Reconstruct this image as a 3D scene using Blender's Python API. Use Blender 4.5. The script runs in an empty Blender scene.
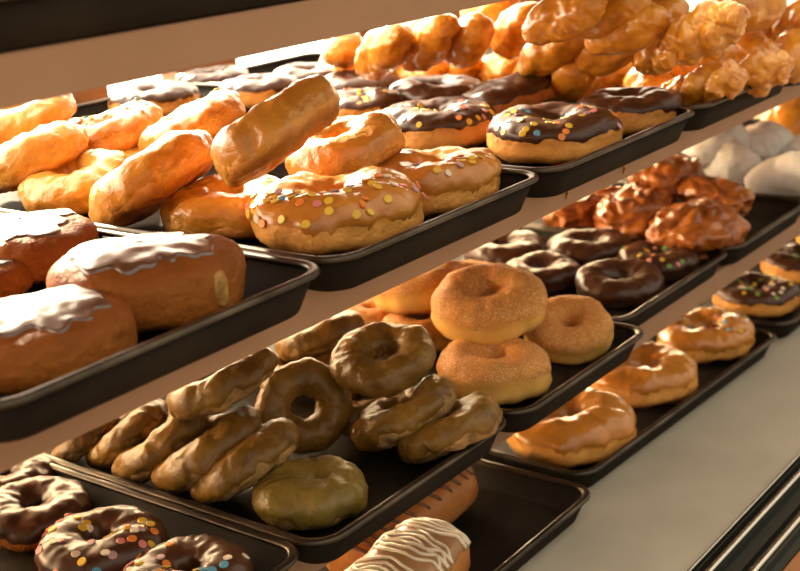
TUBE, TUBE_Y = 120.0, 1.0
ROOM, LOW, HIGH, DAY, WORLD = (.84, .73, .56), .55, 1.6, (9.0, 7.4, 5.4), 1.0
SUN, SUN_AZ, SUN_EL = 22.0, 64, 25
FSTOP, EXPO = 11.0, 0.0
import bpy, bmesh, math, random
from mathutils import Vector, Matrix, Euler, noise
C = bpy.context.scene
COL = C.collection
PI = math.pi
ZO = 1.455            # the camera height above the shop floor
# ---------------------------------------------------------------- helpers
def hide(o): return o
def tag(o, label=None, cat=None, group=None, kind=None):
    if label: o['label'] = label
    if cat: o['category'] = cat
    if group: o['group'] = group
    if kind: o['kind'] = kind
    return o
def mesh(name, verts, faces, mat, smooth=True, weld=0.0):
    me = bpy.data.meshes.new(name)
    me.from_pydata([tuple(v) for v in verts], [], faces)
    if weld:
        bm = bmesh.new(); bm.from_mesh(me)
        bmesh.ops.remove_doubles(bm, verts=bm.verts, dist=weld)
        bmesh.ops.recalc_face_normals(bm, faces=bm.faces)
        bm.to_mesh(me); bm.free()
    if smooth:
        for p in me.polygons: p.use_smooth = True
    me.materials.append(mat)
    me.update()
    return me
def link(name, me, parent=None, loc=None):
    o = bpy.data.objects.new(name, me); COL.objects.link(o)
    if parent: o.parent = parent
    if loc: o.location = loc
    return o
def empty(name, loc=(0, 0, 0)):
    o = bpy.data.objects.new(name, None); o.empty_display_size = .02
    COL.objects.link(o); o.location = loc
    return o
def box_mesh(name, a, b, mat, bevel=0.0):
    bm = bmesh.new()
    bmesh.ops.create_cube(bm, size=1)
    for v in bm.verts:
        v.co = Vector(((a[i] + b[i]) / 2 + v.co[i] * (b[i] - a[i])) for i in range(3))
    if bevel:
        bmesh.ops.bevel(bm, geom=bm.edges[:], offset=bevel, segments=2, affect='EDGES')
    me = bpy.data.meshes.new(name); bm.to_mesh(me); bm.free()
    me.materials.append(mat)
    return me
# ---------------------------------------------------------------- materials
def mat(name, base, rough=.5, metal=0, spec=.5, coat=0, coat_rough=.1, sss=0, sss_rad=(.007, .003, .0012)):
    m = bpy.data.materials.new(name); m.use_nodes = True
    b = m.node_tree.nodes['Principled BSDF']
    b.inputs['Base Color'].default_value = (*base, 1)
    b.inputs['Roughness'].default_value = rough
    b.inputs['Metallic'].default_value = metal
    b.inputs['Specular IOR Level'].default_value = spec
    b.inputs['Coat Weight'].default_value = coat
    b.inputs['Coat Roughness'].default_value = coat_rough
    if sss:
        b.inputs['Subsurface Weight'].default_value = sss
        b.inputs['Subsurface Radius'].default_value = sss_rad
        b.inputs['Subsurface Scale'].default_value = 1.0
    return m
def nd(m, t, **kw):
    n = m.node_tree.nodes.new(t)
    for k, v in kw.items(): setattr(n, k, v)
    return n
def lk(m, a, b): m.node_tree.links.new(a, b)
def bsdf(m): return m.node_tree.nodes['Principled BSDF']
def obj_noise(m, scale, detail=4, rough=.55, stretch=(1, 1, 1)):
    tc = nd(m, 'ShaderNodeTexCoord'); mp = nd(m, 'ShaderNodeMapping')
    mp.inputs['Scale'].default_value = stretch
    n = nd(m, 'ShaderNodeTexNoise'); n.inputs['Scale'].default_value = scale
    n.inputs['Detail'].default_value = detail; n.inputs['Roughness'].default_value = rough
    lk(m, tc.outputs['Object'], mp.inputs['Vector']); lk(m, mp.outputs['Vector'], n.inputs['Vector'])
    return n
def ramp(m, fac, stops):
    r = nd(m, 'ShaderNodeValToRGB'); cr = r.color_ramp
    while len(cr.elements) < len(stops): cr.elements.new(.5)
    for e, (p, c) in zip(cr.elements, stops):
        e.position = p; e.color = (*c, 1)
    lk(m, fac, r.inputs['Fac'])
    return r
def mottled(m, scale, stops, detail=4, stretch=(1, 1, 1)):
    n = obj_noise(m, scale, detail, stretch=stretch)
    r = ramp(m, n.outputs['Fac'], stops)
    lk(m, r.outputs['Color'], bsdf(m).inputs['Base Color'])
    return n, r
def bump(m, scale, strength, dist=.001, detail=4, stretch=(1, 1, 1), coat=False):
    n = obj_noise(m, scale, detail, stretch=stretch)
    b = nd(m, 'ShaderNodeBump'); b.inputs['Strength'].default_value = strength
    b.inputs['Distance'].default_value = dist
    lk(m, n.outputs['Fac'], b.inputs['Height']); lk(m, b.outputs['Normal'], bsdf(m).inputs['Normal'])
    if coat: lk(m, b.outputs['Normal'], bsdf(m).inputs['Coat Normal'])
    return n
def waist(m, low, mid, top, z0, z1, scale=60, wob=.004):
    """fried dough: a pale proof line round the waist between browned faces (colour of the dough itself)"""
    tc = nd(m, 'ShaderNodeTexCoord'); sp = nd(m, 'ShaderNodeSeparateXYZ')
    lk(m, tc.outputs['Object'], sp.inputs[0])
    n = obj_noise(m, scale, 3)
    ma = nd(m, 'ShaderNodeMath', operation='MULTIPLY_ADD')
    lk(m, n.outputs['Fac'], ma.inputs[0]); ma.inputs[1].default_value = wob * 2
    lk(m, sp.outputs['Z'], ma.inputs[2])
    mr = nd(m, 'ShaderNodeMapRange'); mr.inputs['From Min'].default_value = z0 + wob
    mr.inputs['From Max'].default_value = z1 + wob
    lk(m, ma.outputs[0], mr.inputs['Value'])
    r = ramp(m, mr.outputs['Result'], [(0, low), (.28, mid), (.62, mid), (1, top)])
    n2 = obj_noise(m, 35, 5)
    mx = nd(m, 'ShaderNodeMix', data_type='RGBA', blend_type='MULTIPLY')
    mx.inputs['Factor'].default_value = .55
    r2 = ramp(m, n2.outputs['Fac'], [(.3, (.62, .55, .5)), (.7, (1.1, 1.1, 1.1))])
    lk(m, r.outputs['Color'], mx.inputs['A']); lk(m, r2.outputs['Color'], mx.inputs['B'])
    lk(m, mx.outputs['Result'], bsdf(m).inputs['Base Color'])

M = {}
M['yeast'] = mat('fried_yeast_dough', (.6, .3, .08), .45, spec=.35, sss=.10)
waist(M['yeast'], (.50, .18, .022), (.88, .42, .10), (.60, .23, .03), -.013, .009)
bump(M['yeast'], 110, .8, .0035)
M['glaze'] = mat('clear_sugar_glaze', (.58, .24, .045), .34, spec=.45, coat=.65, coat_rough=.07, sss=.10)
mottled(M['glaze'], 28, [(.3, (.56, .215, .02)), (.7, (.78, .39, .055))])
bump(M['glaze'], 80, .7, .0035, coat=True)
M['maple'] = mat('caramel_glaze', (.52, .2, .04), .34, spec=.45, coat=.6, coat_rough=.07, sss=.08)
mottled(M['maple'], 30, [(.3, (.48, .165, .018)), (.7, (.64, .27, .038))])
bump(M['maple'], 60, .6, .003, coat=True)
M['choc'] = mat('chocolate_icing', (.055, .019, .008), .36, spec=.42, coat=.12, coat_rough=.2)
mottled(M['choc'], 30, [(.3, (.050, .016, .006)), (.75, (.095, .034, .013))])
bump(M['choc'], 35, .35, .002, coat=True)
M['boston_icing'] = mat('dry_chocolate_icing', (.085, .032, .014), .36, spec=.9, coat=1.0, coat_rough=.26)
bump(M['boston_icing'], 40, .3, .0015, coat=True)
M['cocoa'] = mat('chocolate_cake_dough', (.06, .022, .01), .7)
bump(M['cocoa'], 120, .6, .002)
M['boston_dough'] = mat('bun_dough', (.5, .2, .06), .6, spec=.18, sss=.05)
waist(M['boston_dough'], (.16, .045, .006), (.36, .118, .018), (.25, .074, .011), -.02, .016)
bump(M['boston_dough'], 70, 1.0, .005, detail=6)
M['cream'] = mat('custard_cream', (.62, .40, .13), .5, sss=.1)
mottled(M['cream'], 60, [(.38, (.36, .15, .03)), (.62, (.60, .37, .11))], 6)
bump(M['cream'], 120, .8, .003)
M['matcha'] = mat('brown_green_glaze', (.2, .13, .045), .44, spec=.4, coat=.14, coat_rough=.25)
mottled(M['matcha'], 35, [(.3, (.12, .055, .006)), (.7, (.29, .150, .020))], 6)
bump(M['matcha'], 75, .8, .003, coat=True)
M['matcha_green'] = mat('olive_green_glaze', (.2, .16, .05), .42, spec=.4, coat=.15, coat_rough=.25)
mottled(M['matcha_green'], 30, [(.3, (.14, .092, .015)), (.7, (.27, .178, .032))], 6)
bump(M['matcha_green'], 90, .7, .003, coat=True, detail=6)
M['matcha_dough'] = mat('tan_cake_crumb', (.42, .26, .09), .7)
mottled(M['matcha_dough'], 70, [(.35, (.15, .075, .02)), (.65, (.48, .28, .09))], 6)
bump(M['matcha_dough'], 150, .8, .003)
M['sugar_dough'] = mat('sugared_dough', (.6, .3, .09), .7, spec=.2, sss=.15)
waist(M['sugar_dough'], (.40, .15, .025), (.90, .52, .13), (.64, .27, .06), -.019, .012)
bump(M['sugar_dough'], 700, .5, .0008)
M['sugar'] = mat('granulated_sugar_coat', (.62, .33, .12), .65, spec=.4, sss=.1)
mottled(M['sugar'], 900, [(.40, (.54, .20, .032)), (.58, (.70, .32, .075)), (.70, (.94, .74, .46))], 2)
bump(M['sugar'], 800, .8, .001)
M['fritter'] = mat('fritter_glaze', (.36, .12, .025), .34, spec=.5, coat=.35, coat_rough=.15)
mottled(M['fritter'], 40, [(.30, (.12, .022, .004)), (.48, (.37, .10, .012)), (.72, (.58, .20, .03))], 6)
bump(M['fritter'], 70, .5, .003, coat=True)
M['twist'] = mat('glazed_pastry', (.6, .25, .045), .28, spec=.5, coat=.65, coat_rough=.08, sss=.10)
mottled(M['twist'], 35, [(.3, (.46, .145, .010)), (.5, (.68, .27, .022)), (.72, (.84, .44, .06))], 5)
bump(M['twist'], 50, .45, .0025, coat=True)
M['powder'] = mat('powdered_sugar', (.78, .74, .68), .85, spec=.15, sss=.1)
mottled(M['powder'], 40, [(.3, (.68, .62, .55)), (.6, (.84, .81, .77))], 6)
bump(M['powder'], 130, .5, .002)
M['eclair_tan'] = mat('eclair_pastry', (.5, .2, .05), .45, spec=.4, sss=.1)
mottled(M['eclair_tan'], 40, [(.3, (.40, .13, .028)), (.7, (.56, .23, .06))], 5)
bump(M['eclair_tan'], 70, .4, .002)
M['white_icing'] = mat('cream_white_icing', (.84, .70, .52), .35, spec=.5, coat=.3)
M['tan_icing'] = mat('tan_fondant_icing', (.40, .20, .085), .35, spec=.5, coat=.3)
M['brown_icing'] = mat('brown_drizzle', (.16, .060, .022), .35, coat=.3)
SPR = {}
for nm, c in dict(yellow=(.82, .52, .05), orange=(.85, .26, .04), pink=(.80, .26, .24), blue=(.12, .36, .52), white=(.82, .70, .52), green=(.22, .42, .07), mauve=(.55, .33, .36)).items():
    SPR[nm] = mat('sprinkle_' + nm, c, .45, spec=.4)
M['tray'] = mat('seasoned_steel', (.030, .024, .018), .6, metal=.0, spec=.10)
n = bump(M['tray'], 260, .15, .0005)
nn, rr = mottled(M['tray'], 14, [(.35, (.011, .0078, .005)), (.7, (.027, .0195, .0125))], 6)
nr = obj_noise(M['tray'], 30, 5); mr = nd(M['tray'], 'ShaderNodeMapRange')
mr.inputs['To Min'].default_value = .6; mr.inputs['To Max'].default_value = .8
lk(M['tray'], nr.outputs['Fac'], mr.inputs['Value']); lk(M['tray'], mr.outputs['Result'], bsdf(M['tray']).inputs['Roughness'])
M['tray_rim'] = mat('worn_steel_rim', (.10, .085, .068), .30, metal=.85)
mottled(M['tray_rim'], 22, [(.35, (.035, .027, .020)), (.7, (.12, .098, .073))], 5)
M['shelf'] = mat('tan_enamel', (.34, .20, .12), .5, spec=.3)
bump(M['shelf'], 60, .05, .0005)
mottled(M['shelf'], 9, [(.3, (.34, .195, .112)), (.7, (.385, .222, .132))])
M['deck'] = mat('grey_laminate', (.45, .40, .32), .42, spec=.4)
mottled(M['deck'], 16, [(.3, (.44, .395, .32)), (.7, (.515, .465, .38))], 6)
bump(M['deck'], 300, .05, .0004)
M['rail'] = mat('brushed_aluminium', (.62, .60, .53), .24, metal=1)
M['rail_dark'] = mat('dark_track', (.035, .038, .030), .35, metal=.4)
M['wood'] = mat('brown_wood', (.36, .14, .04), .5)
mottled(M['wood'], 7, [(.3, (.27, .10, .028)), (.7, (.40, .165, .05))], 5, stretch=(1, 1, 8))
M['floor'] = mat('floor_tile', (.3, .22, .15), .5)
mottled(M['floor'], 4, [(.3, (.26, .19, .13)), (.7, (.34, .25, .17))])
M['housing'] = mat('white_enamel', (.75, .7, .6), .4)
M['tube'] = bpy.data.materials.new('lit_tube'); M['tube'].use_nodes = True
nt = M['tube'].node_tree; nt.nodes.clear()
em = nt.nodes.new('ShaderNodeEmission'); out = nt.nodes.new('ShaderNodeOutputMaterial')
em.inputs['Color'].default_value = (1, .74, .42, 1); em.inputs['Strength'].default_value = TUBE
nt.links.new(em.outputs[0], out.inputs[0])
# ---------------------------------------------------------------- pastry surfaces
def sp(x, e): return math.copysign(abs(x) ** e, x)
def fbm(p, o=3): return noise.fractal(Vector(p), .7, 2.1, o)
class Ring:
    """closed ring; u runs round the ring, t round the section (0 outside, pi/2 top)"""
    def __init__(s, R, a, b, seed, amp=.0022, freq=32, e=.9, flat=.85, wob=.04, crease=0, amp2=0):
        s.R, s.a, s.b, s.seed, s.amp, s.freq, s.e, s.flat, s.crease, s.amp2 = R, a, b, seed, amp, freq, e, flat, crease, amp2
        r = random.Random(seed); s.ph = [r.uniform(0, 6.28) for _ in range(4)]; s.wob = wob
    def P(s, u, t, off=0.0):
        w = 1 + s.wob * (.6 * math.cos(2 * u + s.ph[0]) + .4 * math.cos(3 * u + s.ph[1]))
        h = 1 + s.wob * 1.3 * (.6 * math.cos(u + s.ph[2]) + .4 * math.cos(2 * u + s.ph[3]))
        c, q = math.cos(t), math.sin(t)
        x = sp(c, s.e) * s.a * w; z = sp(q, s.e) * s.b * h
        if z < 0: z *= s.flat
        if s.crease and c > 0:
            x -= s.crease * math.exp(-(z / (.22 * s.b)) ** 2)
        r = s.R * w + x
        p = Vector((r * math.cos(u), r * math.sin(u), z))
        n = Vector((math.cos(u) * c, math.sin(u) * c, q))
        sd = Vector((s.seed * 3.17, s.seed * 1.3, 0))
        k = off + s.amp * fbm(p * s.freq + sd)
        if s.amp2: k += s.amp2 * fbm(p * s.freq * 5 + sd, 2)
        return p + n * k
    def body(s, name, m, nu=64, nv=30):
        V = [s.P(2 * PI * i / nu, 2 * PI * j / nv) for i in range(nu) for j in range(nv)]
        F = [(i * nv + j, (i + 1) % nu * nv + j, (i + 1) % nu * nv + (j + 1) % nv, i * nv + (j + 1) % nv) for i in range(nu) for j in range(nv)]
        return mesh(name, V, F, m)
    def edges(s, u, t0, t1, wav):
        p = Vector((math.cos(u) * 1.3, math.sin(u) * 1.3, s.seed * 2.3))
        d = wav * (fbm(p * 1.8, 2) + .35 * fbm(p * 4.5, 1))
        return t0 + d, t1 + wav * .6 * fbm(p * 2.5 + Vector((5, 0, 0)), 2)
    def cap(s, name, m, t0, t1, thick, wav=.25, nu=120, nv=22):
        V, F = [], []
        for i in range(nu):
            u = 2 * PI * i / nu; e0, e1 = s.edges(u, t0, t1, wav)
            for j in range(nv + 1):
                f = j / nv; t = e0 + (e1 - e0) * f
                k = min(1, f / .14, (1 - f) / .14); k = math.sin(k * PI / 2)
                V.append(s.P(u, t, -.0007 + (thick + .0007) * k))
        for i in range(nu):
            for j in range(nv):
                a = i * (nv + 1) + j; b = (i + 1) % nu * (nv + 1) + j
                F.append((a, b, b + 1, a + 1))
        return mesh(name, V, F, m)
    def spot(s, u, t, off):
        p = s.P(u, t, off); e = .03
        du = s.P(u + e, t, off) - s.P(u - e, t, off); dt = s.P(u, t + e, off) - s.P(u, t - e, off)
        return p, du.cross(dt).normalized()
def _patch(s, name, m, uc, ur, tc_, tr, th, n=26, k=7):
    V = [s.P(uc, tc_, th)]; F = []
    for j in range(1, k + 1):
        for i in range(n):
            a = 2 * PI * i / n; q = j / k * (1 + .3 * noise.noise(Vector((math.cos(a) * 2, math.sin(a) * 2, 4.5))))
            V.append(s.P(uc + ur * q * math.cos(a), tc_ + tr * q * math.sin(a), th if j < k else -.0006))
    for i in range(n): F.append((0, 1 + i, 1 + (i + 1) % n))
    for j in range(k - 1):
        for i in range(n):
            a, b = 1 + j * n + i, 1 + j * n + (i + 1) % n; F.append((a, a + n, b + n, b))
    return mesh(name, V, F, m)
Ring.patch = _patch
class Disc(Ring):
    """filled round bun"""
    def __init__(s, a, b, seed, **k): super().__init__(0, a, b, seed, **k)
    def body(s, name, m, nu=64, nv=30):
        V = [s.P(2 * PI * i / nu, -PI / 2 + PI * j / nv) for i in range(nu) for j in range(nv + 1)]
        F = [(i * (nv + 1) + j, (i + 1) % nu * (nv + 1) + j, (i + 1) % nu * (nv + 1) + j + 1, i * (nv + 1) + j + 1) for i in range(nu) for j in range(nv)]
        return mesh(name, V, F, m, weld=.0004)
    def cap(s, name, m, t0, thick, wav=.25, nu=140, nv=20):
        V, F = [], []
        for i in range(nu):
            u = 2 * PI * i / nu; e0, _ = s.edges(u, t0, PI / 2, wav)
            for j in range(nv + 1):
                f = j / nv; t = e0 + (PI / 2 - e0) * f
                k = math.sin(min(1, f / .16) * PI / 2)
                V.append(s.P(u, t, -.0007 + (thick + .0007) * k))
        for i in range(nu):
            for j in range(nv):
                a = i * (nv + 1) + j; b = (i + 1) % nu * (nv + 1) + j
                F.append((a, b, b + 1, a + 1))
        return mesh(name, V, F, m, weld=.0003)
class Stick:
    """long pastry lying along x; f runs along it 0..1, t round it"""
    def __init__(s, L, a, b, seed, n=3.0, ridges=0, depth=.0, turns=1.0, amp=.003, freq=28, bend=0, flat=.85, e=1.0):
        s.L, s.a, s.b, s.seed, s.n, s.ridges, s.depth, s.turns, s.amp, s.freq, s.bend, s.flat, s.e = L, a, b, seed, n, ridges, depth, turns, amp, freq, bend, flat, e
    def P(s, f, t, off=0.0):
        x = 2 * f - 1; x = math.sin(x * PI / 2)
        k = max(0, 1 - abs(x) ** s.n) ** (1 / s.n)
        if s.ridges:
            w = abs(math.sin(s.ridges * .5 * (t + 2 * PI * s.turns * x * .5)))
            k *= 1 - s.depth * (1 - w) ** 1.6
        c, q = math.cos(t), math.sin(t)
        z = sp(q, s.e) * s.b * k
        if z < 0: z *= s.flat
        p = Vector((x * s.L / 2, sp(c, s.e) * s.a * k, z + s.bend * (1 - x * x)))
        e_ = min(1, k * 1.6)
        n = Vector((x * (1 - .7 * e_), c * e_, q * e_))
        sd = Vector((s.seed * 3.17, 0, s.seed))
        return p + n * (off * min(1, k * 3 + .2) + s.amp * fbm(p * s.freq + sd, 4))
    def body(s, name, m, nf=56, nt=44):
        V = [s.P(i / nf, 2 * PI * j / nt) for i in range(nf + 1) for j in range(nt)]
        F = [(i * nt + j, i * nt + (j + 1) % nt, (i + 1) * nt + (j + 1) % nt, (i + 1) * nt + j) for i in range(nf) for j in range(nt)]
        return mesh(name, V, F, m, weld=.0002)
    def cap(s, name, m, t0, t1, thick, wav=.2, nf=56, nt=18, f0=.02, f1=.98):
        V, F = [], []
        for i in range(nf + 1):
            f = f0 + (f1 - f0) * i / nf
            q = Vector((f * 4, s.seed, 0)); d0 = wav * fbm(q * 2, 2); d1 = wav * fbm(q * 2 + Vector((0, 9, 0)), 2)
            for j in range(nt + 1):
                g = j / nt; t = t0 + d0 + (t1 + d1 - t0 - d0) * g
                k = math.sin(min(1, g / .15, (1 - g) / .15, (i / nf) / .06, (1 - i / nf) / .06) * PI / 2)
                V.append(s.P(f, t, -.0007 + (thick + .0007) * k))
        for i in range(nf):
            for j in range(nt):
                a = i * (nt + 1) + j; F.append((a, a + 1, a + nt + 2, a + nt + 1))
        return mesh(name, V, F, m)
    def spot(s, f, t, off):
        return s.P(f, t, off), Vector((0, math.cos(t), math.sin(t)))
def tube_mesh(name, paths, r, m, ns=6):
    V, F = [], []
    for pts in paths:
        n0 = len(V)
        for i, p in enumerate(pts):
            d = (pts[min(i + 1, len(pts) - 1)] - pts[max(i - 1, 0)]).normalized()
            a = d.cross(Vector((0, 0, 1)))
            if a.length < 1e-4: a = Vector((1, 0, 0))
            a.normalize(); b = d.cross(a)
            rr = r * (.35 if i in (0, len(pts) - 1) else 1)
            for k in range(ns):
                V.append(p + (a * math.cos(2 * PI * k / ns) + b * math.sin(2 * PI * k / ns)) * rr)
        for i in range(len(pts) - 1):
            for k in range(ns):
                F.append((n0 + i * ns + k, n0 + i * ns + (k + 1) % ns, n0 + (i + 1) * ns + (k + 1) % ns, n0 + (i + 1) * ns + k))
        F.append(tuple(n0 + k for k in range(ns))[::-1])
        F.append(tuple(n0 + (len(pts) - 1) * ns + k for k in range(ns)))
    return mesh(name, V, F, m)
def fritter_mesh(name, seed, m, L=.062, W=.046, H=.031, amp=.0095):
    bm = bmesh.new(); bmesh.ops.create_icosphere(bm, subdivisions=5, radius=1)
    for v in bm.verts:
        d = v.co.copy(); sd = Vector((seed * 7.1, seed, 2))
        k = 1 + .22 * fbm(d * 1.6 + sd, 2)
        p = Vector((d.x * L * k, d.y * W * k, sp(d.z, .8) * H * (1 + .3 * fbm(d * 1.8 + sd * 2, 2)) * (1 if d.z > 0 else .8)))
        lump = abs(noise.noise(d * 2.6 + sd)) * -1.3 + .35 * noise.noise(d * 6 + sd)
        p += d * amp * (lump * .75 + .2)
        v.co = p
    me = bpy.data.meshes.new(name); bm.to_mesh(me); bm.free()
    for p in me.polygons: p.use_smooth = True
    me.materials.append(m)
    return me
_d = {}
def quin(col, r=.0029):
    """one flat confetti sprinkle"""
    if col not in _d:
        bm = bmesh.new(); bmesh.ops.create_cone(bm, cap_ends=True, segments=12, radius1=r, radius2=r, depth=.0012)
        bmesh.ops.bevel(bm, geom=[e for e in bm.edges if abs(e.verts[0].co.z - e.verts[1].co.z) < 1e-6], offset=.0003, segments=1, affect='EDGES')
        me = bpy.data.meshes.new('sprinkle'); bm.to_mesh(me); bm.free()
        me.materials.append(SPR[col]); _d[col] = me
    return _d[col]
MIX = ['yellow', 'yellow', 'yellow', 'orange', 'pink', 'blue', 'white', 'mauve']
DARKMIX = ['yellow', 'yellow', 'orange', 'pink', 'green', 'green', 'white']
def scatter(shape, parent, n, seed, t_lo, t_hi, thick, mix=MIX, u_lo=0, u_hi=2 * PI, size=1.0):
    r = random.Random(seed); done = []; tries = 0
    while len(done) < n and tries < n * 30:
        tries += 1
        if done and r.random() < .35:
            q = r.choice(done); u = q[0] + r.gauss(0, .13); t = q[1] + r.gauss(0, .25)
            if not (t_lo < t < t_hi and u_lo <= u <= u_hi): continue
        else:
            u = r.uniform(u_lo, u_hi); t = r.uniform(t_lo, t_hi)
        p, nrm = shape.spot(u, t, thick + .0002)
        if any((p - d[2]).length < .0048 for d in done): continue
        done.append((u, t, p))
        o = link('sprinkle', quin(r.choice(mix)), parent)
        nrm = (nrm + Vector((r.gauss(0, .12), r.gauss(0, .12), r.gauss(0, .12)))).normalized()
        o.scale = (size, size, size); o.location = p; o.rotation_euler = nrm.to_track_quat('Z', 'Y').to_euler()
# ---------------------------------------------------------------- the kinds of pastry: (name, parts builder), variants cached
SHAPES = {}
def variant(kind, v):
    """returns [(part name, mesh, [sub-parts])], main shape, icing thickness"""
    key = (kind, v)
    if key in SHAPES: return SHAPES[key]
    sd = v * 11 + sum(map(ord, kind)) % 97
    if kind in ('glazed', 'glazed_sprinkled', 'iced', 'iced_sprinkled', 'iced_pale'):
        if kind in ('iced', 'iced_sprinkled'):
            s = Ring(.0315, .0225, .0190, sd, amp=.0028, crease=.0012)
            cap = s.cap('icing', M['choc'], .30, PI - .1, .0016, .30)
        else:
            s = Ring(.0315, .0225, .0202, sd, amp=.0044, crease=.0014, wob=.06)
            cap = s.cap('glaze', M['maple'] if kind == 'iced_pale' else M['glaze'], .05 if kind == 'iced_pale' else -.45, PI + .2, .0009, .34)
        parts = [('dough', s.body('dough', M['yeast'])), (cap.name.split('.')[0], cap)]
        th = .0014
    elif kind == 'boston':
        s = Disc(.054, .0215, sd, amp=.003, freq=22, e=.55, flat=.95, wob=.03)
        parts = [('dough', s.body('dough', M['boston_dough'])), ('icing', s.cap('icing', M['boston_icing'], .92, .0016, .34))]
        if v == 1: parts.append(('cream', s.patch('cream', M['cream'], math.radians(236), .12, .05, .28, .0007)))
        th = .0016
    elif kind in ('choc', 'choc_sprinkled'):
        s = Ring(.0285, .0165, .0150, sd, amp=.0026, freq=40)
        parts = [('dough', s.body('dough', M['cocoa'])), ('icing', s.cap('icing', M['choc'], -.25, PI + .35, .0016, .3))]
        th = .0014
    elif kind in ('choc_big', 'choc_big_sprinkled'):
        s = Ring(.0300, .0205, .0180, sd, amp=.0030, freq=34)
        parts = [('dough', s.body('dough', M['boston_dough'])), ('icing', s.cap('icing', M['choc'], -.05, PI + .3, .0017, .3))]
        th = .0015
    elif kind in ('matcha', 'matcha_plump'):
        if kind == 'matcha': s = Ring(.0285, .0158, .0140, sd, amp=.0032, freq=38, amp2=.0006)
        else: s = Ring(.0228, .0205, .0172, sd, amp=.0036, freq=34, e=.85, amp2=.0004)
        parts = [('dough', s.body('dough', M['matcha_dough'])),
                 ('glaze', s.cap('glaze', M['matcha' if kind == 'matcha' else 'matcha_green'], -.55, PI + .45, .0013, .75, nv=28))]
        th = .001
    elif kind == 'sugar':
        s = Ring(.0285, .0205, .0212, sd, amp=.0030, freq=34, crease=.0018)
        parts = [('dough', s.body('dough', M['sugar_dough'])), ('sugar_coating', s.cap('sugar_coating', M['sugar'], .22, PI + .3, .0007, .3))]
        th = .001
    elif kind == 'twist':
        r = random.Random(sd)
        s = Stick(.130, .035, .033, sd, n=2.3, ridges=2, depth=.20, turns=.35 + .15 * (v % 3), amp=.0055, freq=24)
        parts = [('body', s.body('glazed_twist', M['twist']))]; th = 0
    elif kind == 'ridged':
        s = Stick(.125, .036, .031, sd, n=2.8, ridges=3, depth=.24, turns=1.1, amp=.0085, freq=30)
        parts = [('body', s.body('ridged_pastry', M['twist'], 80, 60))]; th = 0
    elif kind == 'roll':
        s = Stick(.115, .036, .034, sd, n=2.3, ridges=2, depth=.14, turns=.4, amp=.0045, freq=24)
        parts = [('body', s.body('glazed_roll', M['twist']))]; th = 0
    elif kind == 'fritter':
        parts = [('body', fritter_mesh('apple_fritter', sd, M['fritter']))]; s = None; th = 0
    elif kind == 'powder':
        s = Stick(.110, .034, .030, sd, n=2.6, amp=.005, freq=24)
        parts = [('body', s.body('powdered_bun', M['powder']))]; th = 0
    elif kind == 'bar':
        s = Stick(.15, .030, .024, sd, n=5, amp=.003, e=.8)
        parts = [('pastry', s.body('pastry', M['eclair_tan'])), ('icing', s.cap('icing', M['choc'], .35, PI - .35, .0016))]; th = .0016
    elif kind == 'eclair_white':
        s = Stick(.145, .033, .027, sd, n=5, amp=.0025, e=.75)
        paths = []
        for k in range(24):
            f = .10 + .78 * k / 23
            paths.append([s.P(f + .16 * abs(t / PI - .5) * (1 if k % 6 < 3 else -1) + .008 * math.cos(30 * (t / PI - .5)), t, .0022) for t in [.42 + (PI - .84) * i / 22 for i in range(23)]])
        parts = [('pastry', s.body('pastry', M['eclair_tan'])), ('icing', s.cap('icing', M['tan_icing'], .3, PI - .3, .0018, .15)),
                 ('drizzle', tube_mesh('drizzle', paths, .0014, M['white_icing']))]; th = .0018
    elif kind == 'eclair_brown':
        s = Stick(.19, .033, .027, sd, n=6, amp=.0025, e=.75)
        paths = []
        for k in range(13):
            f = .10 + .80 * k / 12
            paths.append([s.P(f + .02 * math.sin(3 * (t - .2)), t, .0006) for t in [-.05 + (PI - .5) * i / 26 for i in range(27)]])
        parts = [('pastry', s.body('pastry', M['eclair_tan'])), ('drizzle', tube_mesh('drizzle', paths, .0019, M['brown_icing']))]; th = .001
    SHAPES[key] = (parts, s, th)
    return SHAPES[key]
NAMES = dict(glazed='glazed_donut', glazed_sprinkled='sprinkled_glazed_donut', iced='chocolate_iced_donut', iced_sprinkled='sprinkled_chocolate_donut',
             iced_pale='caramel_glazed_donut', boston='filled_donut', choc='chocolate_donut', choc_sprinkled='sprinkled_chocolate_donut', choc_big='chocolate_donut', choc_big_sprinkled='sprinkled_chocolate_donut', matcha='matcha_donut',
             matcha_plump='matcha_donut', sugar='sugar_donut', twist='glazed_twist', ridged='ridged_pastry', roll='glazed_roll', fritter='apple_fritter',
             powder='powdered_bun', bar='chocolate_bar', eclair_white='eclair', eclair_brown='eclair')
CATS = dict(twist='pastry', ridged='pastry', roll='pastry', fritter='pastry', powder='pastry', bar='pastry', eclair_white='pastry', eclair_brown='pastry')
def rot(tilt, az, spin, plain=0):
    """the axis leans by tilt towards the compass angle az (0 = along the shelf, 90 = into the case)"""
    if plain: return Euler([math.radians(q) for q in (tilt, az, spin)]).to_matrix()
    a = math.radians(az)
    ax = Vector((-math.sin(a), math.cos(a), 0))
    return Matrix.Rotation(math.radians(tilt), 3, ax) @ Matrix.Rotation(math.radians(spin), 3, 'Z')
def pastry(kind, v, loc, sc, R, label, group, n=0, mix=MIX, seed=0, t_lo=.75, t_hi=2.6, u_lo=0, u_hi=2 * PI, size=1.0):
    parts, s, th = variant(kind, v)
    if len(parts) == 1:
        o = link(NAMES[kind], parts[0][1])
    else:
        o = empty(NAMES[kind])
        for nm, me in parts:
            c = link(nm, me, o)
            if n and nm in ('icing', 'glaze'):
                scatter(s, c, n, seed, t_lo, t_hi, th, mix, u_lo, u_hi, size)
    o.location = loc; o.rotation_euler = R.to_euler(); o.scale = (sc, sc, sc)
    tag(o, label, CATS.get(kind, 'donut'), group)
    return o
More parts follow.
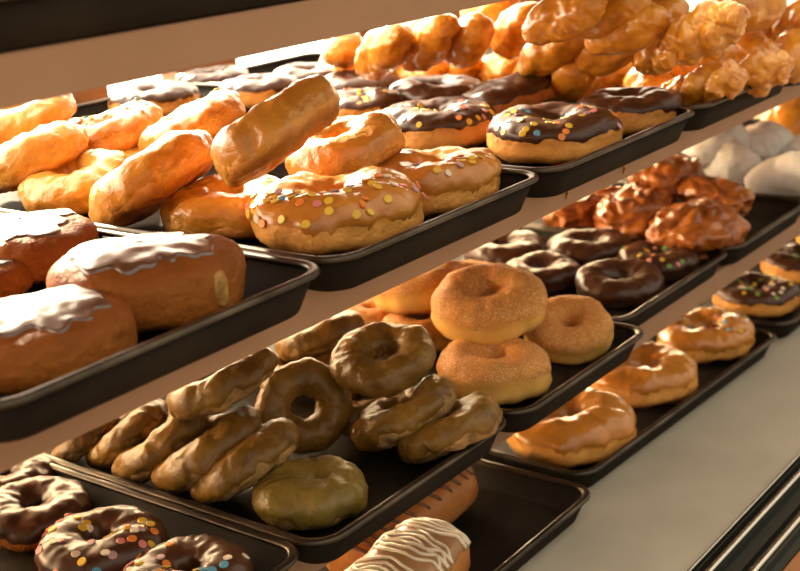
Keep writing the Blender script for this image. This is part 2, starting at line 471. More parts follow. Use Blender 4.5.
# ---------------------------------------------------------------- trays
def rrect(w, d, inset, r, z, seg=8):
    out = []
    x0, x1, y0, y1 = inset, w - inset, inset, d - inset
    for cx, cy, a0 in ((x1 - r, y0 + r, -PI / 2), (x1 - r, y1 - r, 0), (x0 + r, y1 - r, PI / 2), (x0 + r, y0 + r, PI)):
        for k in range(seg + 1):
            a = a0 + PI / 2 * k / seg
            out.append(Vector((cx + r * math.cos(a), cy + r * math.sin(a), z)))
    return out
_t = {}
def tray_meshes(w, d):
    if (w, d) in _t: return _t[(w, d)]
    loops = [rrect(w, d, .0135, .017, 0), rrect(w, d, .0115, .018, .0015), rrect(w, d, .0035, .021, .0225), rrect(w, d, .0050, .020, .0225), rrect(w, d, .0128, .016, .0030), rrect(w, d, .0150, .015, .0016)]
    n = len(loops[0]); V = [v for l in loops for v in l]; F = []
    for i in range(len(loops) - 1):
        for k in range(n):
            a, b = i * n + k, i * n + (k + 1) % n
            F.append((a, b, b + n, a + n))
    F.append(tuple(range(n))[::-1]); F.append(tuple((len(loops) - 1) * n + k for k in range(n)))
    pan = mesh('pan', V, F, M['tray'])
    V, F = [], []; ns = 10
    path = rrect(w, d, .0034, .0215, .0232, 10); n = len(path)
    for i, p in enumerate(path):
        t = (path[(i + 1) % n] - path[i - 1]).normalized(); o = Vector((t.y, -t.x, 0))
        for k in range(ns):
            a = 2 * PI * k / ns
            V.append(p + o * (math.cos(a) * .0036) + Vector((0, 0, math.sin(a) * .0022)))
    for i in range(n):
        for k in range(ns):
            F.append((i * ns + k, (i + 1) % n * ns + k, (i + 1) % n * ns + (k + 1) % ns, i * ns + (k + 1) % ns))
    _t[(w, d)] = (pan, mesh('rim', V, F, M['tray_rim']))
    return _t[(w, d)]
def tray(x, y, z, w, d, label, group, a=0):
    o = empty('baking_tray', (x, y, z)); o.rotation_euler.z = math.radians(a)
    pan, rim = tray_meshes(w, d)
    link('pan', pan, o); link('rim', rim, o)
    return tag(o, label, 'tray', group)
ZU, ZT, ZM, ZD = ZO - .0575, ZO - .2265, ZO - .4250, ZO - .555       # the surfaces of the three shelves and the deck
G1, G2, G3 = 'baking trays on the top shelf', 'baking trays on the middle shelf', 'baking trays on the case floor'
E_ = .0006
tray(.2800, .446, ZT + E_, .2323, .64, 'dark baking tray holding the round filled donuts at left of the top shelf', G1)
tray(.5145, .448, ZT + E_, .2350, .64, 'dark baking tray of golden glazed donuts on the top shelf', G1)
tray(.7515, .447, ZT + E_, .2490, .64, 'dark baking tray of chocolate iced yellow donuts on the top shelf', G1)
tray(1.0020, .449, ZT + E_, .2330, .64, 'dark baking tray under the piled glazed twists on the top shelf', G1)
tray(1.2370, .449, ZT + E_, .2330, .64, 'dark baking tray at the far right end of the top shelf', G1)
tray(.2935, .497, ZM + E_, .230, .62, 'dark baking tray of chocolate donuts at left of the middle shelf', G2)
tray(.5250, .492, ZM + E_, .2350, .62, 'dark baking tray holding brown green glazed donuts on the middle shelf', G2)
tray(.7610, .488, ZM + E_, .2222, .62, 'dark baking tray holding sugared donuts on the middle shelf', G2)
tray(.9850, .519, ZM + E_, .2540, .60, 'dark baking tray of chocolate ring donuts beside the sugared donuts', G2)
tray(1.2400, .516, ZM + E_, .228, .60, 'dark baking tray holding lumpy apple fritters on the middle shelf', G2)
tray(1.4690, .516, ZM + E_, .228, .60, 'dark baking tray of white powdered buns on the middle shelf', G2)
tray(1.6980, .516, ZM + E_, .228, .60, 'dark baking tray beyond the powdered buns at the right end of the middle shelf', G2)
tray(.477, .503, ZD + E_, .429, .50, 'mostly empty dark baking tray with two eclairs on the case floor', G3)
tray(.918, .524, ZD + E_, .4352, .46, 'dark baking tray of glazed ring donuts along the case floor', G3, -2.4)
tray(1.376, .508, ZD + E_, .43, .46, 'dark baking tray of sprinkled chocolate donuts at the far end of the case floor', G3)
tray(.245, .447, ZU + E_, .46, .265, 'dark baking tray on the upper shelf at the top left corner', None)
# ---------------------------------------------------------------- the case
YB = 1.135
def shelf(name, y0, y1, z, th, label, lit=True):
    o = empty(name, (-.3, y1, z))
    SH.append(o)
    b = box_mesh('board', (0, y0 - y1 + .0015, -th + .0015), (3.2, 0, 0), M['shelf'], .0008); link('board', b, o)
    f = box_mesh('front_lip', (0, y0 - y1, -th), (3.2, y0 - y1 + .0015, 0), M['shelf'], .0006); link('front_lip', f, o)
    if not lit: return tag(o, label, 'shelf', 'shelves of the display case')
    h = link('light_strip', box_mesh('light_strip', (.2, TUBE_Y - y1 - .022, -th - .012), (3.0, TUBE_Y - y1 + .022, -th + .0005), M['housing'], .002), o)
    V = [(x, TUBE_Y - y1 + .007 * math.cos(PI * k / 6), -th - .0195 + .007 * math.sin(PI * k / 6)) for x in (.23, 2.97) for k in range(12)]
    F = [(k, (k + 1) % 12, 12 + (k + 1) % 12, 12 + k) for k in range(12)] + [tuple(range(12)), tuple(range(12, 24))[::-1]]
    link('tube', mesh('tube', V, F, M['tube'], smooth=False), h)
    return tag(o, label, 'shelf', 'shelves of the display case')
SH = []
shelf('display_shelf', .4587, .715, ZU, .0225, 'tan uppermost shelf edge running across the top left of the picture', False)
shelf('display_shelf', .4873, YB, ZT, .0240, 'tan shelf carrying the glazed donuts and the pile of glazed twists')
shelf('display_shelf', .5350, YB, ZM, .0235, 'tan shelf carrying the sugared, chocolate and brown green donuts')
def drip(par, x, y, z, L):
    pts = [Vector((x, y, z)) - Vector((.0015 * math.sin(7 * q), 0, L * q)) for q in (0, .2, .4, .6, .8, 1)]
    link('syrup_drip', tube_mesh('syrup_drip', [pts], .0013, M['maple']), par)
drip(SH[1], .835 + .3, .4873 - YB - .0008, -.004, .014); drip(SH[1], .930 + .3, .4873 - YB - .0008, -.007, .012)
o = empty('display_deck', (-.3, .394, ZD))
link('worktop', box_mesh('worktop', (0, 0, -.03), (3.2, YB - .394, 0), M['deck'], .001), o)
tag(o, 'grey flat case floor under the lowest trays', 'counter')
o = empty('door_track', (-.3, .3385, ZD))
def profile(name, pts, m, parent):
    n = len(pts)
    V = [(0, y, z) for y, z in pts] + [(3.2, y, z) for y, z in pts]
    F = [(i, (i + 1) % n, n + (i + 1) % n, n + i) for i in range(n)] + [tuple(range(n))[::-1], tuple(n + i for i in range(n))]
    return link(name, mesh(name, V, F, m, smooth=False), parent)
profile('channel', [(-.004, -.03), (.0545, -.03), (.0545, .0035), (.0525, .0035), (.0525, -.004), (.0505, -.004), (.0505, .002), (.049, .002), (.049, -.006), (.044, -.006), (.044, .001), (.036, .001), (.036, -.007),
                    (.027, -.007), (.027, -.001), (.021, -.001), (.021, -.008), (.015, -.008), (.015, .001), (.004, .001), (.004, -.006), (-.004, -.006)], M['rail_dark'], o)
def bar(y, z, r):
    V, F = [], []
    for x in (0, 3.2):
        for k in range(12): V.append((x, y + r * math.cos(PI * k / 6), z + .6 * r * math.sin(PI * k / 6)))
    F = [(k, (k + 1) % 12, 12 + (k + 1) % 12, 12 + k) for k in range(12)]
    link('rail', mesh('rail', V, F, M['rail']), o)
bar(.0400, .0030, .0030); bar(.0095, .0030, .0030); bar(.0532, .0040, .0012)
tag(o, 'metal double door track along the front edge of the grey case floor', 'track')
# the opening behind the case, the floor and the wooden base
def struct(name, a, b, m, bev=.001):
    o = link(name, box_mesh(name, a, b, m, bev)); o['kind'] = 'structure'; return o
struct('floor', (-2.5, -2.5, -.02), (6, 4, 0), M['floor'])
o = empty('case_base', (-.3, .20, 0))
link('cabinet', box_mesh('cabinet', (0, 0, 0), (3.2, YB - .20, ZD - .0305), M['wood'], .002), o)
tag(o, 'brown wooden base of the display case beyond the metal track', 'cabinet')
lg = link('counter_ledge', box_mesh('counter_ledge', (0, 0, 0), (3.2, .1335, .026), M['wood'], .002), None, (-.3, .20, ZD - .0300))
tag(lg, 'brown wooden ledge in the bottom right corner in front of the metal track', 'ledge')
for i, (x0, x1) in enumerate(((-.3, .938), (1.045, 1.147), (1.36, 2.9))):
    struct('trim_%d' % (i + 1), (x0, YB + .0005, 0), (x1, YB + .03, ZT + .075), M['wood'])
# ---------------------------------------------------------------- light: tubes under the shelves, daylight through the openings behind
W = bpy.data.worlds.new('World'); C.world = W; W.use_nodes = True
wt = W.node_tree; bg = wt.nodes['Background']
tc = wt.nodes.new('ShaderNodeTexCoord'); sx = wt.nodes.new('ShaderNodeSeparateXYZ')
wt.links.new(tc.outputs['Generated'], sx.inputs[0])
cr = wt.nodes.new('ShaderNodeValToRGB'); mr = wt.nodes.new('ShaderNodeMapRange')
mr.inputs['From Min'].default_value = -1; wt.links.new(sx.outputs['Y'], mr.inputs['Value'])
wt.links.new(mr.outputs['Result'], cr.inputs['Fac'])
e = cr.color_ramp.elements
e[0].position = .5; e[0].color = (0, 0, 0, 1)
e[1].position = .72; e[1].color = (1, 1, 1, 1)
zr = wt.nodes.new('ShaderNodeMapRange'); zr.interpolation_type = 'SMOOTHSTEP'      # the shop: bright ceiling, dimmer walls and floor
zr.inputs['From Min'].default_value = .05; zr.inputs['From Max'].default_value = .55
zr.inputs['To Min'].default_value = LOW; zr.inputs['To Max'].default_value = HIGH
wt.links.new(sx.outputs['Z'], zr.inputs['Value'])
rm = wt.nodes.new('ShaderNodeVectorMath'); rm.operation = 'SCALE'; rm.inputs[0].default_value = ROOM
wt.links.new(zr.outputs['Result'], rm.inputs['Scale'])
mx = wt.nodes.new('ShaderNodeMix'); mx.data_type = 'RGBA'
wt.links.new(cr.outputs['Color'], mx.inputs['Factor']); wt.links.new(rm.outputs['Vector'], mx.inputs['A'])
mx.inputs['B'].default_value = (*DAY, 1)
wt.links.new(mx.outputs['Result'], bg.inputs['Color']); bg.inputs['Strength'].default_value = WORLD
def area(name, loc, target, sx_, sy_, power, col):
    l = bpy.data.lights.new(name, 'AREA'); l.shape = 'RECTANGLE'; l.size = sx_; l.size_y = sy_; l.energy = power; l.color = col
    o = bpy.data.objects.new(name, l); COL.objects.link(o); o.location = loc
    o.rotation_euler = (Vector(target) - Vector(loc)).to_track_quat('-Z', 'Y').to_euler()
    return o
sl = bpy.data.lights.new('sun', 'SUN'); sl.energy = SUN; sl.color = (1, .84, .58); sl.angle = math.radians(2.5)
so = bpy.data.objects.new('sun', sl); COL.objects.link(so); so.location = (1.5, 4, 4)
sa, se = math.radians(SUN_AZ), math.radians(SUN_EL)
so.rotation_euler = (-Vector((math.cos(sa) * math.cos(se), math.sin(sa) * math.cos(se), math.sin(se)))).to_track_quat('-Z', 'Y').to_euler()
# ---------------------------------------------------------------- camera
cam = bpy.data.cameras.new('camera'); co = bpy.data.objects.new('camera', cam); COL.objects.link(co)
fw, rt, up = Vector((.74859, .58950, -.30342)), Vector((.59929, -.79740, -.07046)), Vector((.28348, .12909, .95025))
fw.normalize(); rt = (rt - fw * rt.dot(fw)).normalized(); up = rt.cross(fw)
co.matrix_world = Matrix(((rt.x, up.x, -fw.x, 0), (rt.y, up.y, -fw.y, 0), (rt.z, up.z, -fw.z, ZO), (0, 0, 0, 1)))
cam.sensor_width = 36; cam.lens = 1269.36 * 36 / 800; cam.clip_start = .02
cam.dof.use_dof = True; cam.dof.focus_distance = .86; cam.dof.aperture_fstop = FSTOP
C.camera = co
C.view_settings.view_transform = 'Standard'; C.view_settings.look = 'None'
C.view_settings.exposure = EXPO; C.view_settings.gamma = 1
# kind, variant, place, size, (lean, towards, spin), label, group[, sprinkles, colours, band]
PASTRIES = [
    ('boston', 0, (0.3609, 0.5136, 1.2486), 0.82, (0, 0, 0), 'round filled donut with shiny chocolate top nearest the bottom left of its tray', 'filled donuts on the left tray of the top shelf'),
    ('boston', 1, (0.4414, 0.5241, 1.2532), 0.999, (2, 30, 40), 'round filled donut with cream showing at its right side beside the glazed donuts', 'filled donuts on the left tray of the top shelf'),
    ('boston', 2, (0.4666, 0.6682, 1.2492), 0.836, (0, 0, 0), 'chocolate topped filled donut behind the other two in the left tray', 'filled donuts on the left tray of the top shelf'),
    ('boston', 3, (0.4238, 0.6569, 1.2439), 0.6, (0, 0, 0), 'edge of a bare brown donut at the left border of the top shelf', 'filled donuts on the left tray of the top shelf'),
    ('iced_pale', 0, (0.6087, 0.528, 1.2503), 1.009, (0, 0, 0), 'caramel glazed donut with bright confetti sprinkles at the front corner of its tray', 'golden glazed donuts on the top shelf', 44, MIX, (0.25, 1.9, 2.0, 5.4, 1.0)),
    ('iced_pale', 1, (0.7086, 0.5228, 1.2492), 0.925, (0, 0, 0), 'caramel glazed donut with a dark hole at the right corner behind the sprinkled one', 'golden glazed donuts on the top shelf', 12, MIX, (0.6, 2.0, 1.8, 5.0)),
    ('glazed', 2, (0.6008, 0.6178, 1.2473), 0.82, (0, 0, 0), 'golden glazed donut lying flat under the big tilted one', 'golden glazed donuts on the top shelf'),
    ('glazed', 3, (0.5814, 0.5479, 1.3084), 0.826, (35.1, 107.0, 0), 'big golden glazed donut tilted up on top of the others', 'golden glazed donuts on the top shelf'),
    ('glazed', 4, (0.6883, 0.5836, 1.2727), 0.82, (16.9, 141.0, 0), 'golden glazed donut leaning behind the caramel sprinkled donut', 'golden glazed donuts on the top shelf'),
    ('glazed', 5, (0.5826, 0.6703, 1.2679), 0.939, (30.8, 109.5, 0), 'smooth golden glazed donut leaning steeply in the middle of the left group', 'golden glazed donuts on the top shelf'),
    ('glazed', 6, (0.602, 0.7826, 1.2496), 0.82, (8, 200, 0), 'golden glazed donut lying low at the tray edge behind the filled donuts', 'golden glazed donuts on the top shelf'),
    ('glazed', 7, (0.6028, 0.8307, 1.2678), 0.859, (18.1, 125.0, 0), 'golden glazed donut tilted up at the left border of the picture', 'golden glazed donuts on the top shelf'),
    ('iced_pale', 8, (0.6853, 0.8325, 1.2689), 0.82, (16.3, 128.8, 0), 'glazed donut with a few sprinkles leaning behind the left group', 'golden glazed donuts on the top shelf', 14, MIX, (0.75, 2.6, 0, 6.28)),
    ('iced_pale', 9, (0.6967, 0.7477, 1.2772), 0.82, (23.6, 124.5, 0), 'glazed donut with green and yellow sprinkles leaning left of the big tilted one', 'golden glazed donuts on the top shelf', 10, MIX, (0.75, 2.6)),
    ('glazed', 2, (0.6464, 0.8973, 1.2871), 0.82, (20, 160, 0), 'brightly lit glazed donut at the back left corner under the shelf edge', 'golden glazed donuts on the top shelf'),
    ('glazed', 4, (0.7363, 0.9239, 1.2478), 0.82, (0, 0, 0), 'pale lit glazed donut half hidden at the back of the glazed tray', 'golden glazed donuts on the top shelf'),
    ('glazed', 5, (0.6749, 0.8148, 1.247), 0.82, (0, 0, 0), 'glazed donut hidden under the leaning ones in the left group', 'golden glazed donuts on the top shelf'),
    ('iced_sprinkled', 0, (0.8811, 0.5247, 1.2482), 1.004, (0, 0, 0), 'chocolate iced donut with many sprinkles at the front corner of its tray', 'chocolate iced yellow donuts on the top shelf', 42, MIX, (0.45, 2.2, 1.6, 5.8)),
    ('iced_sprinkled', 1, (0.8864, 0.643, 1.2481), 0.976, (0, 0, 0), 'chocolate iced donut with blue and yellow sprinkles behind the glazed donuts', 'chocolate iced yellow donuts on the top shelf', 40, MIX, (0.35, 2.2, 1.6, 5.8)),
    ('iced', 2, (0.9981, 0.5156, 1.2468), 0.872, (0, 0, 0), 'plain chocolate iced donut with glints at the right corner of its tray', 'chocolate iced yellow donuts on the top shelf'),
    ('bar', 0, (1.0001, 0.6305, 1.2514), 0.978, (0, 0, 0), 'long dark chocolate bar lying behind the sprinkled chocolate donuts', 'chocolate iced yellow donuts on the top shelf'),
    ('iced', 3, (1.0122, 0.7347, 1.2471), 0.898, (0, 0, 0), 'plain chocolate iced donut behind the blue and yellow sprinkled one', 'chocolate iced yellow donuts on the top shelf'),
    ('iced_sprinkled', 2, (0.9489, 0.7787, 1.2458), 0.82, (0, 0, 0), 'pale lit sprinkled chocolate donut behind the big tilted glazed one', 'chocolate iced yellow donuts on the top shelf', 22, MIX, (0.75, 2.6)),
    ('iced', 4, (1.0424, 0.8529, 1.247), 0.845, (0, 0, 0), 'gleaming chocolate iced donut beside the pile of twists', 'chocolate iced yellow donuts on the top shelf'),
    ('iced', 5, (0.911, 1.0317, 1.2474), 0.884, (0, 0, 0), 'gleaming chocolate iced donut in front of the left bright opening', 'chocolate iced yellow donuts on the top shelf'),
    ('iced', 1, (1.0392, 1.0715, 1.2453), 0.82, (0, 0, 0), 'chocolate iced donut in front of the brown post at the back', 'chocolate iced yellow donuts on the top shelf'),
    ('iced', 2, (1.0029, 0.9641, 1.2458), 0.82, (0, 0, 0), 'gleaming chocolate iced donut left of the tilted glazed one at the back', 'chocolate iced yellow donuts on the top shelf'),
    ('iced', 3, (1.0787, 0.9573, 1.2457), 0.82, (0, 0, 0), 'chocolate iced donut at the back between the openings and the pile', 'chocolate iced yellow donuts on the top shelf'),
    ('ridged', 0, (1.058, 0.475, 1.2576), 0.66, (0.0, -23.9, -94.6, 1), 'ridged glazed pastry at the front corner of the pile above the tray edge', 'pastries piled on the top shelf'),
    ('ridged', 1, (1.1274, 0.4584, 1.2571), 0.66, (0.0, -20.7, -96.6, 1), 'short ridged glazed pastry beside the tray edge at right of the pile', 'pastries piled on the top shelf'),
    ('roll', 0, (1.2316, 0.4964, 1.2621), 0.66, (0.0, 30.9, -97.4, 1), 'smooth curved glazed roll at right of the pile above the tray edge', 'pastries piled on the top shelf'),
    ('ridged', 2, (1.0371, 0.4896, 1.2982), 0.66, (-0.0, -16.6, -91.7, 1), 'big ridged twist resting on top of the pile near the front', 'pastries piled on the top shelf'),
    ('ridged', 3, (0.969, 0.4347, 1.32), 0.66, (0.0, -28.7, -101.9, 1), 'rough glazed twist behind the big ridged one on the pile', 'pastries piled on the top shelf'),
    ('twist', 0, (1.0334, 0.5472, 1.2983), 0.66, (-0.0, -26.0, -80.7, 1), 'glazed twist tilted upward at the front left of the pile', 'pastries piled on the top shelf'),
    ('twist', 1, (1.0139, 0.5982, 1.2989), 0.66, (0.0, -33.1, -90.6, 1), 'glazed twist leaning on the pile left of the tilted one', 'pastries piled on the top shelf'),
    ('roll', 1, (1.079, 0.677, 1.3045), 0.683, (0.0, -35.3, -114.3, 1), 'plump glazed roll standing in the middle of the pile', 'pastries piled on the top shelf'),
    ('roll', 2, (1.1385, 0.5981, 1.2547), 0.66, (0.0, -24.6, -96.9, 1), 'glazed roll at the bottom of the pile behind the chocolate donuts', 'pastries piled on the top shelf'),
    ('roll', 3, (1.0381, 0.5971, 1.2613), 0.66, (0.0, -41.0, -133.7, 1), 'small glazed roll peeking out low beside the long chocolate bar', 'pastries piled on the top shelf'),
    ('roll', 1, (1.1115, 0.7269, 1.2543), 0.66, (-0.0, -17.6, -106.7, 1), 'round glazed roll in the bottom row above the long chocolate bar', 'pastries piled on the top shelf'),
    ('twist', 2, (1.0962, 0.7707, 1.2546), 0.66, (0.0, -24.7, -100.9, 1), 'glazed twist in the bottom row third from the left of the pile', 'pastries piled on the top shelf'),
    ('twist', 3, (1.0759, 0.7998, 1.2557), 0.66, (0.0, -24.3, -99.2, 1), 'glazed twist in the bottom row second from the left of the pile', 'pastries piled on the top shelf'),
    ('roll', 2, (1.088, 0.8401, 1.2596), 0.66, (0.0, -39.3, -114.5, 1), 'small glazed roll at the left end of the bottom row of the pile', 'pastries piled on the top shelf'),
    ('roll', 0, (1.028, 0.7028, 1.3018), 0.66, (0.0, -30.1, -117.6, 1), 'plump glazed roll in the second row just under the shelf edge', 'pastries piled on the top shelf'),
    ('twist', 4, (1.0008, 0.7281, 1.3028), 0.66, (0.0, -34.7, -112.7, 1), 'glazed twist standing in the second row left of the plump roll', 'pastries piled on the top shelf'),
    ('twist', 5, (0.9723, 0.7645, 1.2975), 0.66, (0.0, -32.5, -108.5, 1), 'tall glazed twist at the left end of the second row of the pile', 'pastries piled on the top shelf'),
    ('twist', 0, (1.065, 0.8939, 1.2873), 0.703, (0, 0, 35), 'pale lit glazed twist at the far left of the pile under the shelf edge', 'pastries piled on the top shelf'),
    ('roll', 3, (1.1116, 0.9365, 1.2548), 0.778, (0, 0, 45), 'pale lit glazed roll at the far left bottom of the pile', 'pastries piled on the top shelf'),
    ('roll', 0, (0.9524, 0.5086, 1.3404), 0.66, (0.0, -19.3, -91.6, 1), 'glazed roll at the top of the pile near the upper border', 'pastries piled on the top shelf'),
    ('roll', 1, (1.0154, 0.4986, 1.3299), 0.66, (0, 0, 50), 'bright glazed roll on top of the pile behind the rough twist', 'pastries piled on the top shelf'),
    ('twist', 3, (0.9122, 0.5261, 1.3418), 0.66, (0.0, -26.5, -96.3, 1), 'glazed twist high on the pile beside the shelf edge', 'pastries piled on the top shelf'),
    ('roll', 2, (1.1979, 0.4897, 1.3156), 0.814, (0, 0, -10), 'large smooth golden roll at the top right of the pile', 'pastries piled on the top shelf'),
    ('ridged', 1, (1.3624, 0.5297, 1.2644), 0.66, (0, 0, -40), 'ridged glazed pastry behind the smooth curved roll at right', 'pastries piled on the top shelf'),
    ('roll', 3, (1.2709, 0.4697, 1.2555), 0.801, (0, 0, 10), 'smooth glazed roll at the right border of the top shelf', 'pastries piled on the top shelf'),
    ('twist', 4, (1.3443, 0.4935, 1.28), 0.66, (0.0, -35.4, -115.0, 1), 'glazed twist at the right border above the smooth roll', 'pastries piled on the top shelf'),
    ('roll', 1, (1.1155, 0.5537, 1.2499), 0.66, (0, 0, 45), 'small glazed roll between the chocolate donut and the ridged pastry', 'pastries piled on the top shelf'),
    ('roll', 0, (1.1086, 0.6817, 1.2515), 0.671, (0, 0, 40), 'glazed roll low in the pile behind the long chocolate bar', 'pastries piled on the top shelf'),
    ('twist', 5, (1.1906, 0.5686, 1.2505), 0.66, (0, 0, 5), 'glazed twist under the big ridged one in the pile', 'pastries piled on the top shelf'),
    ('choc_big', 0, (0.4742, 0.7182, 1.0453), 0.78, (0, 0, 0), 'plain chocolate ring donut in the left tray of the middle shelf', 'chocolate donuts at left of the middle shelf'),
    ('choc_big_sprinkled', 1, (0.4621, 0.631, 1.0474), 0.823, (0, 0, 0), 'chocolate donut with confetti sprinkles right of the plain one in the left tray', 'chocolate donuts at left of the middle shelf', 36, MIX, (0.2, 2.4, 1.2, 6.0, 1.3)),
    ('choc_big_sprinkled', 2, (0.4659, 0.5531, 1.0455), 0.787, (0, 0, 0), 'sprinkled chocolate donut cut off by the bottom border beside the tray edge', 'chocolate donuts at left of the middle shelf', 36, MIX, (0.2, 2.4, 1.2, 6.0, 1.3)),
    ('choc_big', 3, (0.4934, 0.7805, 1.0453), 0.75, (0, 0, 0), 'chocolate donut mostly hidden behind the plain ring at the left border', 'chocolate donuts at left of the middle shelf'),
    ('matcha_plump', 0, (0.5891, 0.5564, 1.0491), 0.897, (0, 0, 0), 'plump olive green donut lying flat at the front corner of its tray', 'brown green glazed donuts on the middle shelf'),
    ('matcha', 1, (0.5853, 0.6154, 1.0616), 0.976, (31.4, 104.1, 30), 'leaning brown green donut nearest the plump olive one in the row', 'brown green glazed donuts on the middle shelf'),
    ('matcha', 2, (0.5813, 0.6475, 1.0643), 1.018, (32.2, 108.5, 80), 'leaning brown green donut second from the plump olive one in the row', 'brown green glazed donuts on the middle shelf'),
    ('matcha', 3, (0.5755, 0.6927, 1.0625), 0.935, (33.9, 114.0, 150), 'leaning brown green donut third from the plump olive one in the row', 'brown green glazed donuts on the middle shelf'),
    ('matcha', 4, (0.5808, 0.7369, 1.0594), 0.84, (35.4, 116.5, 200), 'bright edged leaning donut fourth from the plump olive one in the row', 'brown green glazed donuts on the middle shelf'),
    ('matcha', 5, (0.5637, 0.77, 1.0537), 0.7, (36.4, 109.0, 0), 'brown green donut at the far left end of the leaning row', 'brown green glazed donuts on the middle shelf'),
    ('matcha', 6, (0.6058, 0.6523, 1.1084), 0.943, (22.3, 110.1, 60), 'brown green donut with a bright top edge lying on top of the leaning row', 'brown green glazed donuts on the middle shelf'),
    ('matcha', 7, (0.6729, 0.6345, 1.0679), 0.82, (62, 235, 20), 'brown green donut standing upright with its hole facing out in the middle', 'brown green glazed donuts on the middle shelf'),
    ('matcha', 8, (0.7205, 0.5899, 1.0982), 0.92, (13.4, -153.0, 0), 'brown green ring donut lying on top of the pile with its hole open', 'brown green glazed donuts on the middle shelf'),
    ('matcha', 9, (0.7058, 0.5609, 1.0639), 0.998, (28.6, 109.9, 70), 'leaning brown green donut under the ring on top of the pile', 'brown green glazed donuts on the middle shelf'),
    ('matcha', 10, (0.7095, 0.521, 1.0579), 0.96, (24.0, 93.5, 10), 'brown green donut tilted at the right corner of its tray beside the sugared donuts', 'brown green glazed donuts on the middle shelf'),
    ('matcha', 11, (0.788, 0.7143, 1.074), 0.912, (21.1, 86.3, 0), 'brown green donut at the back under the shelf edge', 'brown green glazed donuts on the middle shelf'),
    ('matcha', 1, (0.7271, 0.6208, 1.0539), 0.82, (15, 200, 0), 'dark brown green donut in the shade under the ring on top of the pile', 'brown green glazed donuts on the middle shelf'),
    ('matcha', 3, (0.7624, 0.7201, 1.0524), 0.832, (10, 120, 0), 'brown green donut lying behind the upright one', 'brown green glazed donuts on the middle shelf'),
    ('sugar', 0, (0.8325, 0.5622, 1.0528), 0.986, (0, 0, 0), 'sugared donut at the front of its tray under another one', 'sugared donuts on the middle shelf'),
    ('sugar', 1, (0.8859, 0.5997, 1.0899), 1.055, (10, 218, 0), 'sugared donut stacked on top of the front one', 'sugared donuts on the middle shelf'),
    ('sugar', 2, (0.9433, 0.5522, 1.0548), 0.82, (20.0, -154.5, 0), 'sugared donut at the right corner of its tray', 'sugared donuts on the middle shelf'),
    ('sugar', 3, (0.919, 0.7002, 1.0832), 0.921, (10, 100, 0), 'sugared donut high at the back against the shelf edge', 'sugared donuts on the middle shelf'),
    ('sugar', 4, (0.9014, 0.6842, 1.0493), 0.853, (0, 0, 0), 'sugared donut lying behind the ring on top of the brown green pile', 'sugared donuts on the middle shelf'),
    ('sugar', 5, (0.9096, 0.7541, 1.0486), 0.613, (0, 0, 0), 'small bit of a sugared donut seen between the brown green pile and the shelf', 'sugared donuts on the middle shelf'),
    ('sugar', 0, (1.0124, 0.7064, 1.0651), 0.615, (0, 0, 0), 'sugared donut peeking out behind the stacked one', 'sugared donuts on the middle shelf'),
    ('choc', 0, (1.1006, 0.5822, 1.0488), 0.946, (6, 218, 0), 'dark chocolate ring donut at the front corner of its tray', 'chocolate ring donuts beside the sugared ones'),
    ('choc', 1, (1.1026, 0.6763, 1.0456), 0.932, (0, 0, 0), 'glossy chocolate ring donut just behind the sugared ones', 'chocolate ring donuts beside the sugared ones'),
    ('choc_sprinkled', 3, (1.1948, 0.5858, 1.0461), 0.961, (0, 0, 0), 'sprinkled dark chocolate donut at the right corner of its tray', 'chocolate ring donuts beside the sugared ones', 26, DARKMIX, (0.4, 2.6)),
    ('choc', 2, (1.1957, 0.6709, 1.0481), 1.033, (0, 0, 0), 'glossy chocolate ring donut behind the front corner one', 'chocolate ring donuts beside the sugared ones'),
    ('choc', 3, (1.1545, 0.7559, 1.047), 1.025, (0, 0, 0), 'chocolate ring donut with bright glints at the back of the tray', 'chocolate ring donuts beside the sugared ones'),
    ('fritter', 0, (1.265, 0.5735, 1.0611), 1.012, (0, 0, 0), 'smooth low apple fritter at the front of its tray', 'apple fritters on the middle shelf'),
    ('fritter', 1, (1.3774, 0.5981, 1.0672), 0.804, (0, 0, 40), 'tall apple fritter with a white glazed edge next to the powdered buns', 'apple fritters on the middle shelf'),
    ('fritter', 2, (1.3655, 0.6109, 1.0789), 0.571, (0, 0, 70), 'apple fritter resting on the others near the powdered buns', 'apple fritters on the middle shelf'),
    ('fritter', 3, (1.291, 0.6646, 1.0625), 0.94, (0, 0, 20), 'knobbly apple fritter in the middle of the fritter tray', 'apple fritters on the middle shelf'),
    ('fritter', 4, (1.3962, 0.6709, 1.0862), 0.87, (0, 0, 10), 'apple fritter at the back next to the white powdered bun', 'apple fritters on the middle shelf'),
    ('fritter', 5, (1.298, 0.7469, 1.0564), 0.764, (0, 0, 0), 'apple fritter at the back under the glowing shelf edge', 'apple fritters on the middle shelf'),
    ('fritter', 0, (1.3465, 0.7288, 1.0649), 0.514, (0, 0, 120), 'dark apple fritter in the shade behind the knobbly one', 'apple fritters on the middle shelf'),
    ('fritter', 1, (1.3411, 0.6726, 1.0673), 0.738, (0, 0, 200), 'apple fritter wedged behind the knobbly one', 'apple fritters on the middle shelf'),
    ('powder', 0, (1.5311, 0.6535, 1.0799), 0.932, (15, 200, 60), 'grey shaded powdered bun standing next to the fritters', 'powdered buns on the middle shelf'),
    ('powder', 1, (1.5109, 0.5598, 1.0671), 1.071, (0.0, -13.9, -92.6, 1), 'long powdered bun lying at the front of its tray', 'powdered buns on the middle shelf'),
    ('powder', 2, (1.6346, 0.6472, 1.0799), 0.978, (0, 0, 0), 'powdered bun with a bright top at the back of its tray', 'powdered buns on the middle shelf'),
    ('powder', 3, (1.6791, 0.6096, 1.0603), 0.851, (0, 0, 0), 'powdered bun at the right border behind the long one', 'powdered buns on the middle shelf'),
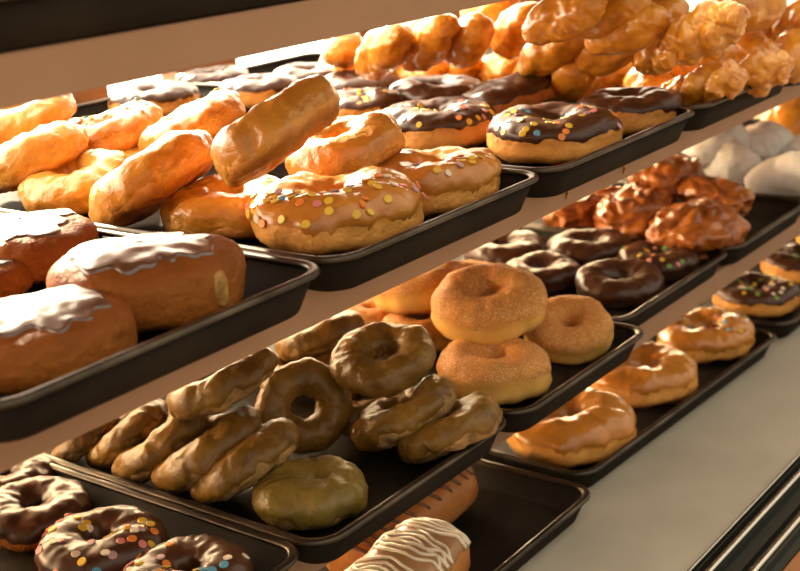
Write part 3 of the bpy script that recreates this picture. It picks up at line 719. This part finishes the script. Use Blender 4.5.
    ('powder', 1, (1.5513, 0.6793, 1.0919), 1.06, (0, 0, 0), 'powdered bun with a brightly lit long edge under the shelf', 'powdered buns on the middle shelf'),
    ('roll', 0, (1.7718, 0.651, 1.0836), 1.204, (0, 0, 0), 'orange glazed roll at the right border beyond the powdered buns', 'powdered buns on the middle shelf'),
    ('eclair_white', 0, (0.6728, 0.5551, 0.9286), 1.059, (0, 0, 6), 'eclair with white feathered icing at the bottom of the picture', 'eclairs on the case floor'),
    ('eclair_brown', 0, (0.7715, 0.6232, 0.9254), 0.917, (0, 0, 2), 'long brown eclair with dark drizzle behind the white iced one', 'eclairs on the case floor'),
    ('iced_pale', 0, (1.005, 0.5911, 0.9249), 1.17, (0, 0, 0), 'large glossy glazed donut at the front left corner of the case floor tray', 'glazed donuts along the case floor'),
    ('iced_pale', 2, (1.1605, 0.5882, 0.9252), 1.066, (0, 0, 0), 'glazed donut second along the tray on the case floor', 'glazed donuts along the case floor'),
    ('iced_pale', 4, (1.2999, 0.5788, 0.9244), 1.029, (0, 0, 0), 'caramel glazed donut with pink and yellow sprinkles third along the case floor tray', 'glazed donuts along the case floor', 26, MIX, (0.9, 2.9)),
    ('iced_sprinkled', 0, (1.475, 0.5894, 0.9194), 0.992, (0, 0, 0), 'chocolate iced donut with green and orange sprinkles on the case floor', 'chocolate donuts at the far end of the case floor', 26, DARKMIX, (0.75, 2.6)),
    ('iced_sprinkled', 1, (1.6272, 0.5871, 0.9195), 0.971, (0, 0, 0), 'sprinkled chocolate donut at the right border of the case floor', 'chocolate donuts at the far end of the case floor', 16, DARKMIX, (0.75, 2.6)),
    ('iced_sprinkled', 2, (1.768, 0.5955, 0.9185), 0.884, (0, 0, 0), 'sprinkled chocolate donut just beyond the right border at the far end', 'chocolate donuts at the far end of the case floor', 10, DARKMIX, (0.75, 2.6)),
    ('twist', 2, (0.9638, 0.4988, 1.3216), 0.66, (0.0, -19.0, -102.7, 1), 'glazed twist filling the top of the pile behind the tilted one', 'glazed donuts along the case floor'),
    ('roll', 2, (1.1216, 0.5056, 1.2734), 0.66, (-0.0, -20.7, -105.5, 1), 'glazed roll filling the pile under the rough twist', 'glazed donuts along the case floor'),
    ('roll', 3, (1.151, 0.7571, 1.3161), 0.682, (0.0, -21.6, -108.7, 1), 'glazed roll at the back of the pile just under the shelf edge', 'glazed donuts along the case floor'),
    ('twist', 1, (1.1013, 0.8305, 1.2944), 0.66, (0.0, -21.6, -104.7, 1), 'bright glazed twist at the back of the pile under the shelf edge', 'glazed donuts along the case floor'),
    ('twist', 2, (1.3176, 0.5547, 1.2833), 0.72, (0.0, -18.3, -117.9, 1), 'glazed twist behind the large smooth roll at the top right', 'glazed donuts along the case floor'),
]
for i, p in enumerate(PASTRIES):
    q = p[7:] if len(p) > 7 else (0, MIX, (.75, 2.6))
    pastry(p[0], p[1], p[2], p[3], rot(*p[4]), p[5], p[6], q[0], q[1], 100 + i, *q[2])
